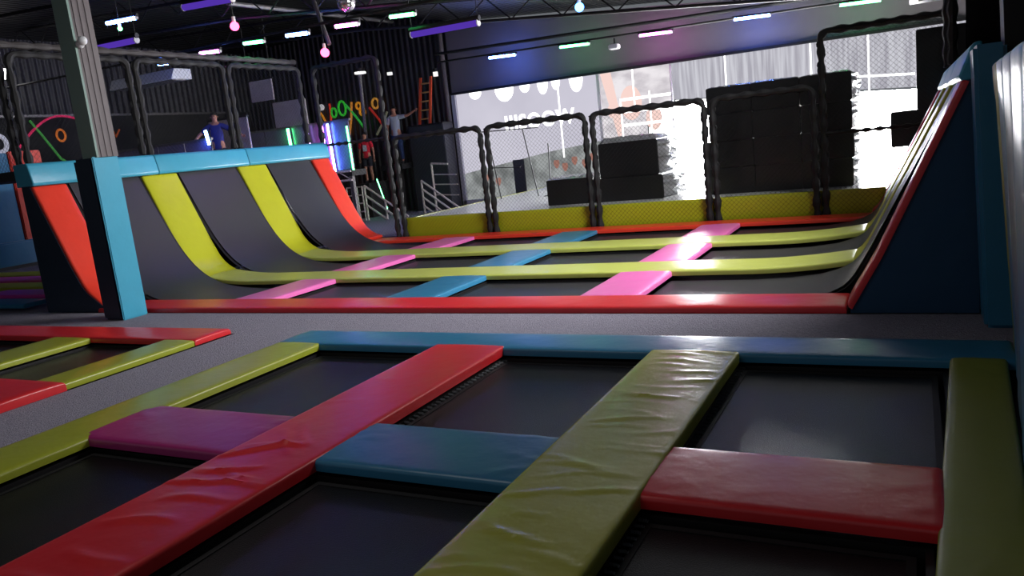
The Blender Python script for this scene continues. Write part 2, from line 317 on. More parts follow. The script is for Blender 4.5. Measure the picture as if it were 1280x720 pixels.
def bed(label, x0, x1, y0, y1, springs='', zc=-.125, m=None, group='trampoline beds'):
    t = thing('trampoline_bed', label, 'trampoline', ((x0 + x1) / 2, (y0 + y1) / 2, -.2), group)
    g = .03; mb = MB(); n = 14
    vs = []; a, b = x0 + g, x1 - g; c, d = y0 + g, y1 - g
    for i in range(n + 1):
        for j in range(n + 1):
            u, v = i / n, j / n; vs.append((a + (b - a) * u, c + (d - c) * v, zc + .018 - .018 * min(1, 3 * min(u, 1 - u, v, 1 - v)) ))
    mb.add(vs, [(i * (n + 1) + j, (i + 1) * (n + 1) + j, (i + 1) * (n + 1) + j + 1, i * (n + 1) + j + 1) for i in range(n) for j in range(n)])
    mb.build('jump_mat', m or MATF, t)
    w = MB(); e = .035
    for q in ((a, b, c, c + e), (a, b, d - e, d), (a, a + e, c + e, d - e), (b - e, b, c + e, d - e)): w.box(q[0], q[1], q[2], q[3], zc + .0185, zc + .0215)
    w.build('webbing', BLK, t, smooth=False)
    f = MB(); k = .03
    for q in ((x0 - k, x1 + k, y0 - k, y0), (x0 - k, x1 + k, y1, y1 + k), (x0 - k, x0, y0, y1), (x1, x1 + k, y0, y1)): f.box(q[0], q[1], q[2], q[3], -.2, -.085)
    f.build('frame', DSTEEL, t, smooth=False)
    src = None
    for side in springs:
        L = (y1 - y0) if side in 'lr' else (x1 - x0); ns = int(L / .055)
        for i in range(ns):
            q = (y0 if side in 'lr' else x0) + (i + .5) * L / ns
            ends = {'l': ((x0 - .0, q), (a + .01, q)), 'r': ((x1, q), (b - .01, q)), 'b': ((q, y0), (q, c + .01)), 't': ((q, y1), (q, d - .01))}[side]
            (xa, ya), (xb, yb) = ends
            if src is None or src[1] != side:
                pts = []; N = 24
                for h in range(N + 1):
                    f_ = h / N; A = h * 2 * pi / 4.
                    px, py = xa + (xb - xa) * f_, ya + (yb - ya) * f_
                    o1, o2 = .008 * cos(A), .008 * sin(A)
                    pts.append((px, py + o1, zc + .03 + o2) if side in 'lr' else (px + o1, py, zc + .03 + o2))
                sp = MB().tube(pts, .0022, 4).build('spring', GALV, t); src = (sp, side, q)
            else:
                sp = src[0].copy(); C.objects.link(sp); sp.parent = t
                dq = q - src[2]; sp.location = src[0].location + (Vector((0, dq, 0)) if side in 'lr' else Vector((dq, 0, 0)))
    return t
cols = ((-4.9, -3.65, 'left', 'left of the long red pad'), (-2.99, -1.76, 'mid', 'between the red and the wide lime pads'), (-1.12, .13, 'right', 'right of the wide lime pad'))
for x0, x1, _, w in cols:
    bed('black bed in the far row, front court, ' + w, x0, x1, 3.74, 5.42, {'left': '', 'mid': 'l', 'right': 'l'}[_])
    bed('black bed in the near row, front court, ' + w, x0 if _ != 'right' else x0, x1 - (.12 if _ == 'right' else 0), 1.3, 3.13, 'l' if _ == 'right' else '')

# ---------------------------------------------------------------- left court
flat_pad('safety_pad', 'red pad along the far side of the left court', -10.7, -6.55, 5.45, 5.93, RED, 'x', n=4, z=0)
flat_pad('safety_pad', 'lime pad on the right edge of the left court, beside the carpet', -7.0, -6.56, 1.2, 5.46, DLY, 'y', n=3, z=-.004)
flat_pad('safety_pad', 'lime pad further in on the left court, parallel to its edge', -8.85, -8.2, 3.95, 5.46, DLY, 'y', n=3, z=-.004)
flat_pad('safety_pad', 'dull red cross pad at the left picture edge', -9.4, -6.5, 3.42, 4.02, RED, 'x', n=3, z=.022, T=.08)
bed('black trampoline bed of the left court between its two lime pads', -8.2, -7.0, 4.02, 5.45)
bed('black trampoline bed in the far left corner of the left court', -10.7, -8.85, 4.02, 5.45)
bed('black trampoline bed of the left court in front of the red cross pad', -8.6, -7.0, 1.4, 3.42, '', -.13)

# ---------------------------------------------------------------- far court
XL, XR = -10.0, -.56
def prof_floor(x):            # height of the floor strips near the ramps
    if x < -9.0: return .09 * ((-9.0 - x) / 1.0) ** 2
    if x > -1.7: return .08 * ((x + 1.7) / 1.15) ** 2
    return 0
def strip(label, x0, x1, y0, y1, m):
    F = lambda s, t, h: (x0 + s, y0 + t, -THK + h + prof_floor(x0 + s))
    return tag(pad_mesh(x1 - x0, y1 - y0, THK, F, rnd_creases(x1 - x0, y1 - y0, 40, .004, int(y0 * 10)), ns=130, nt=8).build('safety_pad', m), label, 'pad', 'vinyl safety pads')
flat_pad('safety_pad', 'long red pad along the near edge of the far court', -10.05, -.53, 6.88, 7.42, RED, 'x', n=40, ht=.004, res=.06)
flat_pad('safety_pad', 'long orange red pad along the far edge of the far court', -10.3, -.53, 12.75, 13.25, ORA, 'x', n=10, res=.1)
strip('long lime floor strip nearer the camera on the far court', -10.0, XR, 8.7, 9.38, HZLY)
strip('long lime floor strip further back on the far court', -10.05, XR, 10.75, 11.45, HZLY)
rows = ((7.42, 8.7, 'near row'), (9.38, 10.75, 'middle row'), (11.45, 12.75, 'back row'))
for (xa, xb, m, c) in ((-8.03, -7.37, PPK, 'pink'), (-5.6, -4.92, BLU, 'light blue'), (-3.13, -2.5, PPK, 'pale pink')):
    for (a, b, w) in rows:
        flat_pad('safety_pad', c + ' short cross pad in the ' + w + ' of the far court' + (', left column' if c == 'pink' else ', right column' if 'pale' in c else ''), xa, xb, a - .03, b + .03, m, 'y', z=-.004, n=3)
for (a, b, w) in rows:
    bed('dark bed in the ' + w + ' of the far court, between pink and blue pads', -7.37, -5.6, a, b, m=MATR)
    bed('dark bed in the ' + w + ' of the far court, between blue and pale pink pads', -4.92, -3.13, a, b, m=MATR)
# ramp profiles (x, z)
def bez(P, n=18):
    out = []
    for i in range(n + 1):
        t = i / n; q = [Vector((*p, 0)) for p in P]
        while len(q) > 1: q = [q[j].lerp(q[j + 1], t) for j in range(len(q) - 1)]
        out.append((q[0].x, q[0].y))
    return out
def dens(P, st=.05):
    out = [P[0]]
    for a, b in zip(P, P[1:]):
        n = max(1, int(math.dist(a, b) / st)); out += [(a[0] + (b[0] - a[0]) * k / n, a[1] + (b[1] - a[1]) * k / n) for k in range(1, n + 1)]
    return out
PL = dens([(-9.86, .06), (-9.99, .09), (-10.11, .155), (-10.20, .225), (-10.285, .325), (-10.44, .61), (-10.97, 1.74)])
PR = dens([(-.60, .07), (-.54, .11), (-.48, .19), (-.43, .28), (.30, 1.72)])
def curve_F(P, y0, T, side, t_first=True):
    D = [0]
    for i in range(1, len(P)): D.append(D[-1] + math.dist(P[i], P[i - 1]))
    def ev(s):
        s = max(0, min(D[-1], s)); i = 0
        while i < len(D) - 2 and D[i + 1] < s: i += 1
        f = (s - D[i]) / (D[i + 1] - D[i]); x = P[i][0] + (P[i + 1][0] - P[i][0]) * f; z = P[i][1] + (P[i + 1][1] - P[i][1]) * f
        dx, dz = P[i + 1][0] - P[i][0], P[i + 1][1] - P[i][1]; l = math.hypot(dx, dz)
        return x, z, dx / l, dz / l
    def F(s, t, h):
        x, z, dx, dz = ev(s); nx, nz = (dz, -dx) if side == 'L' else (-dz, dx)
        return (x + nx * (h - T), y0 + t, z + nz * (h - T))
    return F, D[-1]
def ramp_strip(label, P, y0, y1, m, side, T=.05):
    F, L = curve_F(P, y0, T, side)
    return tag(pad_mesh(L, y1 - y0, T, F, rnd_creases(L, y1 - y0, 4, .004, int(y0 * 31)), ns=40, nt=8).build('safety_pad', m), label, 'pad', 'vinyl safety pads')
ramp_strip('orange red strip up the near edge of the left ramp', [(-9.9, 0)] + PL[5:], 6.91, 7.42, ORA, 'L')
ramp_strip('lime strip up the left ramp, the nearer of two', PL, 8.7, 9.38, YEL, 'L')
ramp_strip('lime strip up the left ramp, the further of two', PL, 10.75, 11.45, YEL, 'L')
ramp_strip('orange red strip up the far edge of the left ramp', PL, 12.78, 13.3, ORA, 'L')
ramp_strip('red strip up the near edge of the right ramp', [(-.53, 0), (-.3, .42), (.31, 1.72)], 6.88, 7.42, RED, 'R')
ramp_strip('lime strip up the right ramp, the nearer of two', PR, 8.7, 9.38, YEL, 'R')
ramp_strip('lime strip up the right ramp, the further of two', PR, 10.75, 11.45, YEL, 'R')
ramp_strip('red strip up the far edge of the right ramp', PR, 12.78, 13.3, RED, 'R')
# ramp beds: curved mats between the strips
ML = bez([(-8.03, -.11), (-9.2, -.11), (-10.2, -.12), (-10.25, .35), (-11.02, 1.78)], 40)
MR = dens([(-2.5, -.11), (-1.6, -.11), (-1.2, -.095), (-.9, -.06), (-.72, -.01), (-.6, .05), (-.52, .13), (-.44, .26), (.34, 1.74)])
for P, side, nm in ((ML, 'L', 'left'), (MR, 'R', 'right')):
    for (a, b, w) in rows:
        t = thing('ramp_trampoline_bed', 'dark trampoline bed curving up the %s ramp, %s' % (nm, w), 'trampoline', (P[0][0], (a + b) / 2, -.2))
        F, L = curve_F(P, a + .05, 0, side); vs = []; n, k = 60, 6
        for i in range(n + 1):
            for j in range(k + 1): vs.append(F(L * i / n, (b - a - .1) * j / k, 0))
        MB().add(vs, [(i * (k + 1) + j, (i + 1) * (k + 1) + j, (i + 1) * (k + 1) + j + 1, i * (k + 1) + j + 1) for i in range(n) for j in range(k)]).build('jump_mat', MATR, t)
        for e in (a + .0, b - .05):
            F2, _ = curve_F(P, e, .004, side); vs = []
            for i in range(n + 1):
                for j in (0, 1): vs.append(F2(L * i / n, .05 * j, -.02))
            MB().add(vs, [(i * 2, i * 2 + 2, i * 2 + 3, i * 2 + 1) for i in range(n)]).build('edge_webbing', BLK, t)
# ramp bodies
def ramp(nm, label, poly, back, roll_x0, roll_x1, y0=6.9, y1=13.32):
    t = thing('ramp', label, 'ramp', (poly[0][0], y0, -.06))
    MB().prism(poly, 'y', y0, y0 + .06).build('side_panel', SNAVY if nm == 'L' else NAVY, t, smooth=False)
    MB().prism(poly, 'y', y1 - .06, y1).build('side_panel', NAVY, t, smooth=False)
    MB().box(back[0], back[1], y0 + .06, y1 - .06, -.06, 1.9).build('back_panel', BLKV, t, smooth=False)
    cuts = [y0 - .01, 9.0, 11.0, 13.0 if nm == 'L' else y1] + ([] if nm == 'L' else [])
    if nm == 'L': cuts[-1] = 13.3
    for i in range(3):
        a, b = cuts[i] + .006, cuts[i + 1] - .006; mb = MB()
        if nm == 'L': prof = [(-11.3, 1.74), (-10.93, 1.74), (-10.91, 1.78), (-10.965, 2.03), (-11.0, 2.06), (-11.3, 2.06)]
        else: prof = [(.44, 1.72), (.31, 1.70), (.285, 1.74), (.37, 1.96), (.40, 1.98), (.44, 1.98)]
        mb.prism(prof, 'y', a, b); o = mb.build('top_pad', CYA, t)
        md = o.modifiers.new('bevel', 'BEVEL'); md.width = .015; md.segments = 2
    return t
ramp('L', 'left curved ramp with shaded navy side panel and cyan padded top', [(-11.2, -.06), (-9.95, -.06), (-9.93, 0)] + [(x - .05, z - .02) for x, z in PL[6:]] + [(-10.98, 1.95), (-11.2, 2.0)], (-11.25, -11.15), 0, 0)
ramp('R', 'right curved ramp with plain dark blue side panel', [(.42, -.06), (-.5, -.06), (-.5, -.01), (-.26, .42), (.33, 1.72), (.37, 1.9), (.42, 1.9)], (.43, .47), 0, 0)
# deck behind the left ramp
slab('floor_deck', -13.4, -11.25, 6.95, 13.4, 1.85, 1.98, BLK)

# yellow ledge behind the far court
ledge = [-9.32, -7.25, -5.13, -3.05, -1.34, -.42]
names = ['leftmost, beside the white railing', 'second from the left', 'under the low black mat stack', 'beneath the big black stack', 'short one at the right ramp']
for i in range(5):
    F = lambda s, t, h, a=ledge[i]: (a + .004 + s, 13.49 - h, -.06 + t)
    tag(pad_mesh(ledge[i + 1] - ledge[i] - .008, .42, .1, F, None, ns=12, nt=6).build('ledge_pad', YEL), 'upright lime pad behind the far court, ' + names[i], 'pad')
slab('floor_pit_deck', -9.3, 2.4, 13.50, YB - .06, -.06, .335, PITV)
slab('trim_3', -9.33, -9.3, 13.5, 20.4, -.06, .34, YEL)

# black wrapped mats
WRAP = mat('clear_wrap', (235, 235, 238), .25, bump=1., bscale=9, bstretch=(1, 1, .5)); WRAP.node_tree.nodes['Principled BSDF'].inputs['Transmission Weight'].default_value = .6
def block(label, x0, x1, y0, y1, z0, z1, g=None, top=0, side=0):
    mb = MB().box(x0, x1, y0, y1, z0, z1, .012); o = mb.build('foam_block', BLKV); R_ = random.Random(int(x0 * 50))
    if top:
        w = MB(); n = 16; vs = [(x0 + .02 + (x1 - x0 - .04) * i / n, y0 + .03 + (y1 - y0 - .06) * j / 6, z1 + .004 + (0 if i in (0, n) or j in (0, 6) else top * R_.uniform(.5, 1))) for i in range(n + 1) for j in range(7)]
        w.add(vs, [(i * 7 + j, (i + 1) * 7 + j, (i + 1) * 7 + j + 1, i * 7 + j + 1) for i in range(n) for j in range(6)]).build('clear_wrap', WRAP, o)
    if side:
        w = MB(); n = 14; vs = [(x1 + .004 + (0 if i in (0, n) or j in (0, 6) else side * R_.uniform(.4, 1)), y0 + .02 + (y1 - y0 - .04) * j / 6, z0 + .01 + (z1 - z0 - .02) * i / n) for i in range(n + 1) for j in range(7)]
        w.add(vs, [(i * 7 + j, (i + 1) * 7 + j, (i + 1) * 7 + j + 1, i * 7 + j + 1) for i in range(n) for j in range(6)]).build('clear_wrap', WRAP, o)
    return tag(o, label, 'foam block', 'black wrapped foam mats')
block('low black wrapped mat at the left of the small stack', -6.5, -5.58, 14.3, 15.4, .335, .83, top=.05)
block('low black wrapped mat under the single upper one', -5.55, -4.15, 14.3, 15.5, .335, .78, side=.22)
block('single black wrapped mat on top of the small stack', -5.4, -4.24, 14.4, 15.4, .78, 1.43, top=.11, side=.2)
z = .335; R = random.Random(3)
rown = ['bottom', 'second', 'third', 'top']; coln = ['left', 'middle', 'right']
for r in range(4):
    xs = (-3.28, -2.5, -1.72, -.93)
    for c in range(3):
        dx = R.uniform(-.03, .03); dz = .465
        block('black wrapped mat in the %s layer of the big stack, %s column' % (rown[r], coln[c]), xs[c] + .002 + (dx if c == 0 else 0), xs[c + 1] - .002 + (dx if c == 2 else 0), 14.3 + R.uniform(-.03, .03), 15.4, z, z + dz - .002, side=.09 if c == 2 else 0, top=.03 if r == 3 else 0)
    z += dz
block('bottom black mat of the stack behind the right ramp', -.12, 1.0, 14.3, 15.4, .335, .9)
block('middle black mat of the stack behind the right ramp', -.36, 1.1, 14.3, 15.4, .9, 1.46)
block('tall black mat on top of the stack behind the right ramp', .02, 1.2, 14.3, 15.2, 1.46, 2.68)

# ---------------------------------------------------------------- netted fence
def fence(label, p0, p1, z0, z1, mids=(), side=Vector((0, 0, 0)), group='netted fence panels', net=True):
    p0, p1 = Vector((*p0, 0)), Vector((*p1, 0)); d = (p1 - p0).normalized(); L = (p1 - p0).length
    t = thing('fence_panel', label, 'fence', ((p0 + p1) / 2 + Vector((0, 0, z0))), group)
    P = lambda u, z: tuple(p0 + d * u + Vector((0, 0, z)))
    e, R_ = .07, .13; pts = []
    z = z0
    while z < z1 - R_ - e: pts.append((e, z)); z += .035
    for k in range(7): a = pi - pi / 2 * k / 6; pts.append((e + R_ + R_ * cos(a), z1 - e - R_ + R_ * sin(a)))
    u = e + R_ + .04
    while u < L - e - R_: pts.append((u, z1 - e)); u += .035
    for k in range(7): a = pi / 2 - pi / 2 * k / 6; pts.append((L - e - R_ + R_ * cos(a), z1 - e - R_ + R_ * sin(a)))
    z = z1 - R_ - e - .03
    while z > z0: pts.append((L - e, z)); z -= .035
    MB().tube([P(*q) for q in pts], lambda i: .052 + .012 * sin(i * .8), 8).build('padded_frame', FOAM, t)
    for zm in mids:
        n = int(L / .035); MB().tube([P(e + (L - 2 * e) * i / n, zm) for i in range(n + 1)], lambda i: .030 + .012 * sin(i * 1.1), 7).build('middle_rail', FOAM, t)
    # lacing that ties the sleeves
    for ux in (e, L - e):
        n = int((z1 - z0) / .03); MB().tube([P(ux + .05 * sin(i * .6), z0 + (z1 - z0 - .1) * i / n) for i in range(n + 1)], .018, 4).build('lacing', NETM, t)
    if net:
        s = .055; mb = MB(); H = z1 - z0 - .1; W = L - 2 * e
        for sg in (1, -1):
            k = -H
            while k < W:
                a0 = max(0, k); a1 = min(W, k + H)
                if a1 > a0 + .01:
                    q0, q1 = (a0, a0 - k), (a1, a1 - k)
                    if sg < 0: q0, q1 = (W - q0[0], q0[1]), (W - q1[0], q1[1])
                    mb.tube([P(e + q0[0], z0 + q0[1]), P(e + q1[0], z0 + q1[1])], .0018, 3, cap=False)
                k += s * 1.414
        mb.build('net', NETM, t, smooth=False)
    return t
Yf = 13.32
px = [-9.36, -7.25, -5.13, -3.03, -1.34]
fl = ['waist high netted fence panel beside the white railing', 'netted fence panel in front of the thin metal stand', 'netted fence panel in front of the small black mat stack', 'netted fence panel in front of the big black stack']
for i in range(4): fence(fl[i], (px[i], Yf), (px[i + 1], Yf), -.06, 2.05)
fence('tall netted fence panel at the right ramp', (-1.34, Yf), (.55, Yf), -.06, 2.85, mids=(1.25,))
fence('very tall netted fence panel between left ramp and white railing', (-11.16, Yf), (-9.4, Yf), -.06, 3.66, mids=(2.0,))
ry = [6.97, 9.0, 10.97, 12.98]
rl = ['nearest', 'middle', 'furthest']
for i in range(3): fence('netted fence panel on top of the left ramp, %s of three' % rl[i], (-11.13, ry[i]), (-11.13, ry[i + 1]), 2.06, 3.64)
fence('netted fence panel left of the left ramp, at the picture edge', (-13.3, 6.98), (-11.2, 6.98), 1.98, 3.6, net=True)
for i in (2,): fence('netted fence panel standing on top of the right ramp', (.40, ry[i]), (.40, ry[i + 1]), 1.98, 3.64)
# black ridged roll lying over the ramp fence
tag(MB().tube([(-11.3, 6.6 + .05 * i, 3.72) for i in range(130)], lambda i: .04 + .02 * abs(sin(i * .5)), 8).build('rolled_net', mat('rolled_net', (60, 55, 54), .7)), 'grey brown rolled net lying along the top of the ramp fence', 'net')

# ---------------------------------------------------------------- padded columns
t = thing('steel_column', 'tall steel column with green grey face rising from the padded post', 'column', (-9.1, 6.7, 1.99))
MB().box(-9.2, -8.93, 6.5, 6.53, 1.99, 5.2).build('front_flange', COLG, t, smooth=False)
a = MB().box(-8.95, -8.93, 6.53, 6.8, 1.99, 5.2)
for k in range(3): a.box(-8.93, -8.92, 6.56 + k * .08, 6.60 + k * .08, 1.99, 5.2)
a.build('side_flange', COLB, t, smooth=False)
MB().box(-9.19, -8.95, 6.53, 6.8, 1.99, 5.2).build('web', DSTEEL, t, smooth=False)
MB().sphere((-8.9, 6.55, 3.33), .05).sphere((-8.78, 6.5, 3.35), .055).build('round_fitting', WHT, t)
t = thing('padded_post', 'blue padded post at the near end of the left ramp', 'post', (-9.1, 6.6, -.06))
MB().box(-9.36, -8.99, 6.46, 6.80, -.06, 1.99, .03).build('pad_sleeve', SNAVY, t)
MB().box(-8.985, -8.955, 6.45, 6.81, -.06, 2.0, .012).build('painted_lit_face', CYA, t)  # cyan skin paints the light falling on the post's right side
def lean(mb, x_of_z):
    mb.v = [(x + x_of_z(z), y, z) for x, y, z in mb.v]; return mb
t = thing('padded_post', 'tall blue padded post at the right ramp', 'post', (.5, 6.5, -.06))
lean(MB().box(.42, .62, 6.42, 6.8, -.06, 1.93, .025), lambda z: -.035 * z).build('pad_sleeve', BLU, t)
lean(MB().box(.62, .8, 6.6, 6.86, -.06, 3.9, .0), lambda z: -.035 * z).build('steel_core', BLK, t)
# padded wall on the right
t = thing('padded_wall', 'padded wall of lime and blue panels at the right picture edge', 'wall padding', (.6, 4, -.06))
segs = [(6.0, 5.62, SHLY), (5.61, 5.0, BLU), (4.99, 4.3, GBL), (4.29, 3.6, BLU), (3.59, 2.9, GBL)]
for a, b, m in segs:
    def FW(s, tt, h, a=a, b=b):
        y = b + tt; zz = -.06 + s; x = .565 - .073 * (6.0 - y) - max(0, .126 - .0384 * (6.0 - y)) * zz / 1.78; return (x + .05 - h, y, zz)
    pad_mesh(1.84, a - b, .05, FW, rnd_creases(1.9, a - b, 3, .006, int(a * 10)), ns=24, nt=8).build('wall_pad', m, t)
t2 = MB()
t2.v = []; 
struct(MB().box(.64, .70, 6.95, 13.2, -.06, 4.0).build('wall_right_partition', MBLK, smooth=False)); struct(MB().box(.95, 1.0, 1.5, 6.1, -.2, 3.9).build('wall_right_near', BLK, smooth=False))
pipe([(.72, 7.6, 1.9), (.72, 7.6, 3.7)], .012, GALV, 'thin bright vertical pipe above the right post', 'thin_pipe')
pipe([(.62, 5.95, 1.8), (.62, 5.95, 3.4)], .008, GALV, 'thin bright vertical pipe at the right picture edge', 'thin_pipe')

# ---------------------------------------------------------------- far left: other court and its walls
t = thing('padded_ramp_wall', 'blue padded wall with orange red trim at the far left', 'wall padding', (-15.1, 8.2, -.06))
MB().box(-15.12, -15.02, 6.2, 9.12, .8, 2.45, .02).build('blue_panel', BLU, t)
MB().box(-15.1, -15.0, 9.13, 9.75, .74, 2.47, .02).build('orange_trim', ORA, t)
MB().box(-15.3, -14.9, 6.2, 9.9, .38, .82, .03).build('lower_pad', BLU, t)
for i, (xa, xb, ya, yb, m, l) in enumerate(((-19.6, -13.4, 9.95, 10.5, YEL, 'lime'), (-19.6, -13.4, 9.3, 9.85, PNK, 'pink'), (-16.5, -13.0, 8.6, 9.1, YEL, 'dull lime'), (-14.6, -12.6, 7.9, 8.4, PNK, 'dark pink'), (-14.2, -12.2, 7.15, 7.6, BLU, 'blue'))):
    flat_pad('safety_pad', l + ' pad low behind the left ramp at the left picture edge', xa, xb, ya, yb, m, 'x', z=0, n=0)
slab('floor_left', -20, -11.25, 6.86, 13.4, -.2, -.12, CARP)
# wall graffiti in fluorescent paint
def marks(mb, col, label, s=.35, name='wall_graffiti'):
    m = mat('paint_' + name, col, .8, emis=lin(col), estr=s); return tag(mb.build(name, m), label, 'graffiti')
X0 = -19.97
marks(MB().tube([(X0, 12.35 + .0 * k + 1.9 * k / 14, 2.72 + .88 * sin(min(1, k / 10) * pi / 2) - (.12 * ((k - 10) / 4) ** 2 if k > 10 else 0)) for k in range(15)], .03, 6), (220, 50, 100), 'pink curved painted line on the left wall')
marks(MB().tube([(X0, 12.87, 3.5), (X0, 13.1, 3.15), (X0, 13.5, 2.5), (X0, 13.8, 2.3)], .03, 6), (70, 150, 70), 'green slanting painted line on the left wall')
marks(MB().tube([(X0, 13.63 + .12 * cos(a), 3.1 + .15 * sin(a)) for a in [2 * pi * k / 16 for k in range(16)]], .03, 6, True), (220, 120, 50), 'orange painted ring on the left wall')
marks(MB().tube([(X0, 14.7, 2.85), (X0, 14.95, 3.05), (X0, 15.0, 2.9), (X0, 15.2, 3.15), (X0, 15.25, 3.0), (X0, 15.4, 3.2)], .025, 6), (150, 70, 35), 'dull orange zigzag on the left wall right of the column')
marks(MB().tube([(X0, 12.0 + .17 * cos(a), 2.95 + .2 * sin(a)) for a in [2 * pi * k / 16 for k in range(16)]], .06, 6, True), (200, 200, 215), 'white painted ring at the left picture edge')
gl = [((-17.15, 3.4), (-16.85, 2.9), (235, 150, 40), 'orange'), ((-16.62, 3.5), (-16.68, 2.85), (235, 60, 40), 'red'), ((-16.0, 3.4), (-15.35, 2.55), (60, 200, 80), 'green'), ((-15.75, 3.45), (-16.0, 2.45), (235, 150, 60), 'pale orange'),
      ((-15.1, 3.2), (-14.6, 2.5), (190, 50, 40), 'dark red'), ((-14.45, 3.0), (-14.95, 2.35), (120, 120, 100), 'grey'), ((-18.3, 3.2), (-18.0, 2.7), (90, 200, 120), 'pale green')]
for (a, b, col, nm) in gl: marks(MB().tube([(a[0], YB - .03, a[1]), ((a[0] + b[0]) / 2 + .03, YB - .03, (a[1] + b[1]) / 2), (b[0], YB - .03, b[1])], .035, 6), col, nm + ' slanting stroke of the back wall graffiti')
def ring(x, z, a, b, r=.035, k0=0, k1=16): return MB().tube([(x + a * cos(2 * pi * k / 16), YB - .03, z + b * sin(2 * pi * k / 16)) for k in range(k0, k1)], r, 6, k1 - k0 == 16)
marks(ring(-16.15, 3.3, .14, .22), (60, 210, 60), 'green ring in the back wall graffiti')
m_ = ring(-16.5, 3.2, .1, .14); marks(m_, (60, 200, 60), 'small green loop left of the green ring')
marks(ring(-15.5, 3.3, .09, .1), (240, 160, 40), 'orange upper loop of the figure on the back wall'); marks(ring(-15.38, 3.1, .1, .1), (240, 160, 40), 'orange lower loop of the figure on the back wall')
marks(ring(-14.85, 3.3, .12, .15), (210, 150, 60), 'ochre ring at the right of the back wall graffiti')
marks(ring(-16.55, 2.95, .16, .16, .04, 8, 17), (220, 220, 230), 'white crescent in the back wall graffiti')
marks(MB().sphere((-16.95, YB - .05, 3.42), .1), (230, 230, 235), 'white dot in the back wall graffiti')
marks(MB().tube([(-16.8, YB - .03, 2.7), (-16.5, YB - .03, 2.1)], .03, 6).tube([(-16.5, YB - .03, 2.7), (-16.8, YB - .03, 2.1)], .03, 6), (200, 60, 110), 'pink cross painted on the back wall')

# raised deck with its clear balustrade
t = thing('raised_deck', 'dark raised deck at the back left where people stand', 'deck', (-16.5, 17, -.06))
MB().box(-19.95, -14.9, 13.9, 16.6, 1.25, 1.4).box(-19.95, -13.0, 16.6, 17.2, 1.25, 1.4).box(-19.95, -15.7, 17.2, 20.5, 1.25, 1.4).box(-14.2, -13.42, 19.5, 20.5, 1.25, 1.4).build('deck_floor', BLK, t, smooth=False)
a = MB()
for x, y in ((-19.5, 14.0), (-17.2, 14.0), (-15.0, 14.0), (-15.0, 16.7), (-13.1, 16.7), (-14.1, 20.3), (-13.5, 20.3)): a.box(x - .05, x + .05, y - .05, y + .05, -.06, 1.25)
a.build('post', STEEL, t, smooth=False)
a = MB().tube([(-15.0, 16.55, 1.38), (-13.0, 16.55, 1.38)], .03, 6).tube([(-15.0, 16.55, 1.15), (-13.0, 16.55, 1.15)], .03, 6)
for k in range(5): a.tube([(-15 + .4 * k, 16.55, 1.15 if k % 2 else 1.38), (-14.6 + .4 * k, 16.55, 1.38 if k % 2 else 1.15)], .015, 5)
a.build('truss_edge', RAILW, t)
GLS = mat('scuffed_sheet', (120, 112, 135), .25, bump=.4, bscale=3, var=.5, vscale=2)
t = thing('balustrade', 'greyish scuffed sheet balustrade behind the upright light tubes', 'balustrade', (-15, 16.8, 1.4))
for k in range(4):
    x = -16.9 + k * .97; MB().box(x, x + .94, 16.78, 16.81, 1.42, 2.66).build('sheet', GLS, t, smooth=False)
MB().box(-16.9, -13.0, 16.76, 16.84, 2.66, 2.72).build('cap_rail', STEEL, t, smooth=False)
t = thing('balustrade', 'low dark sheet balustrade in front of the person in blue', 'balustrade', (-17, 14.0, 1.4))
for k in range(5):
    x = -19.6 + k * .93; MB().box(x, x + .9, 13.96, 13.99, 1.42, 2.48).build('sheet', GLS, t, smooth=False)
MB().box(-19.6, -14.95, 13.94, 14.01, 2.48, 2.53).build('cap_rail', STEEL, t, smooth=False)
SCR = mat('reflective_screen', (175, 165, 168), .3, bump=.6, bscale=4, var=.35)
t = thing('hanging_screen', 'crumpled grey reflective sheet hanging high at the back left', 'screen', (-15.6, 16.6, 3.4))
MB().box(-16.0, -15.2, 16.55, 16.6, 3.46, 4.0, .01).build('sheet', SCR, t); MB().tube([(-16.05, 16.57, 4.02), (-15.15, 16.57, 4.02)], .02, 6).build('hanging_rod', DSTEEL, t)
for x in (-16, -15.2): MB().tube([(x, 16.57, 4.02), (x, 16.57, roofz(x) + .05)], .01, 5).build('hanger', DSTEEL, t)
t = thing('display_board', 'grey framed board standing behind the balustrade', 'board', (-15.1, 17.1, 1.4))
MB().box(-15.75, -14.6, 17.05, 17.1, 1.5, 3.42, .01).build('sheet', SCR, t); MB().box(-15.72, -15.66, 17.1, 17.16, 1.4, 3.4).box(-14.7, -14.64, 17.1, 17.16, 1.4, 3.4).build('leg', DSTEEL, t, smooth=False)
t = thing('patterned_panel', 'patterned grey panel behind the person in blue', 'board', (-15.3, 15.2, 1.4))
MB().box(-16.3, -14.95, 15.2, 15.25, 1.4, 3.0, .01).build('sheet', SCR, t); MB().box(-16.32, -14.93, 15.18, 15.27, 3.0, 3.04).build('top_bar', DSTEEL, t, smooth=False)
def led(name, label, p, q, r, c, cat='light tube', group=None):
    p, q = Vector(p), Vector(q); d = (q - p).normalized()
    t = thing(name, label, cat, p.lerp(q, .5), group)
    MB().tube([p, q], r, 8).build('glowing_tube', GLOW[c], t)
    o = Vector((0, 0, r * 1.3)) if abs(d.z) < .5 else Vector((0, r * 1.3, 0))
    hs = MB().tube([p - d * .04 + o, q + d * .04 + o], r * .9, 6).build('housing', DSTEEL, t); hs.location = (0, 0, 0)
    for e, s in ((p, -1), (q, 1)): MB().tube([e, e + d * s * .02], r * 1.12, 8).build('end_cap', WHT, hs)
    return t
led('led_tube', 'violet upright light tube, leftmost of the row on the balustrade', (-14.37, 16.7, 2.68), (-14.28, 16.7, 1.45), .022, 'violet')
led('led_tube', 'magenta upright light tube left of the blue one', (-13.85, 16.7, 2.62), (-13.84, 16.7, 1.4), .022, 'magenta')
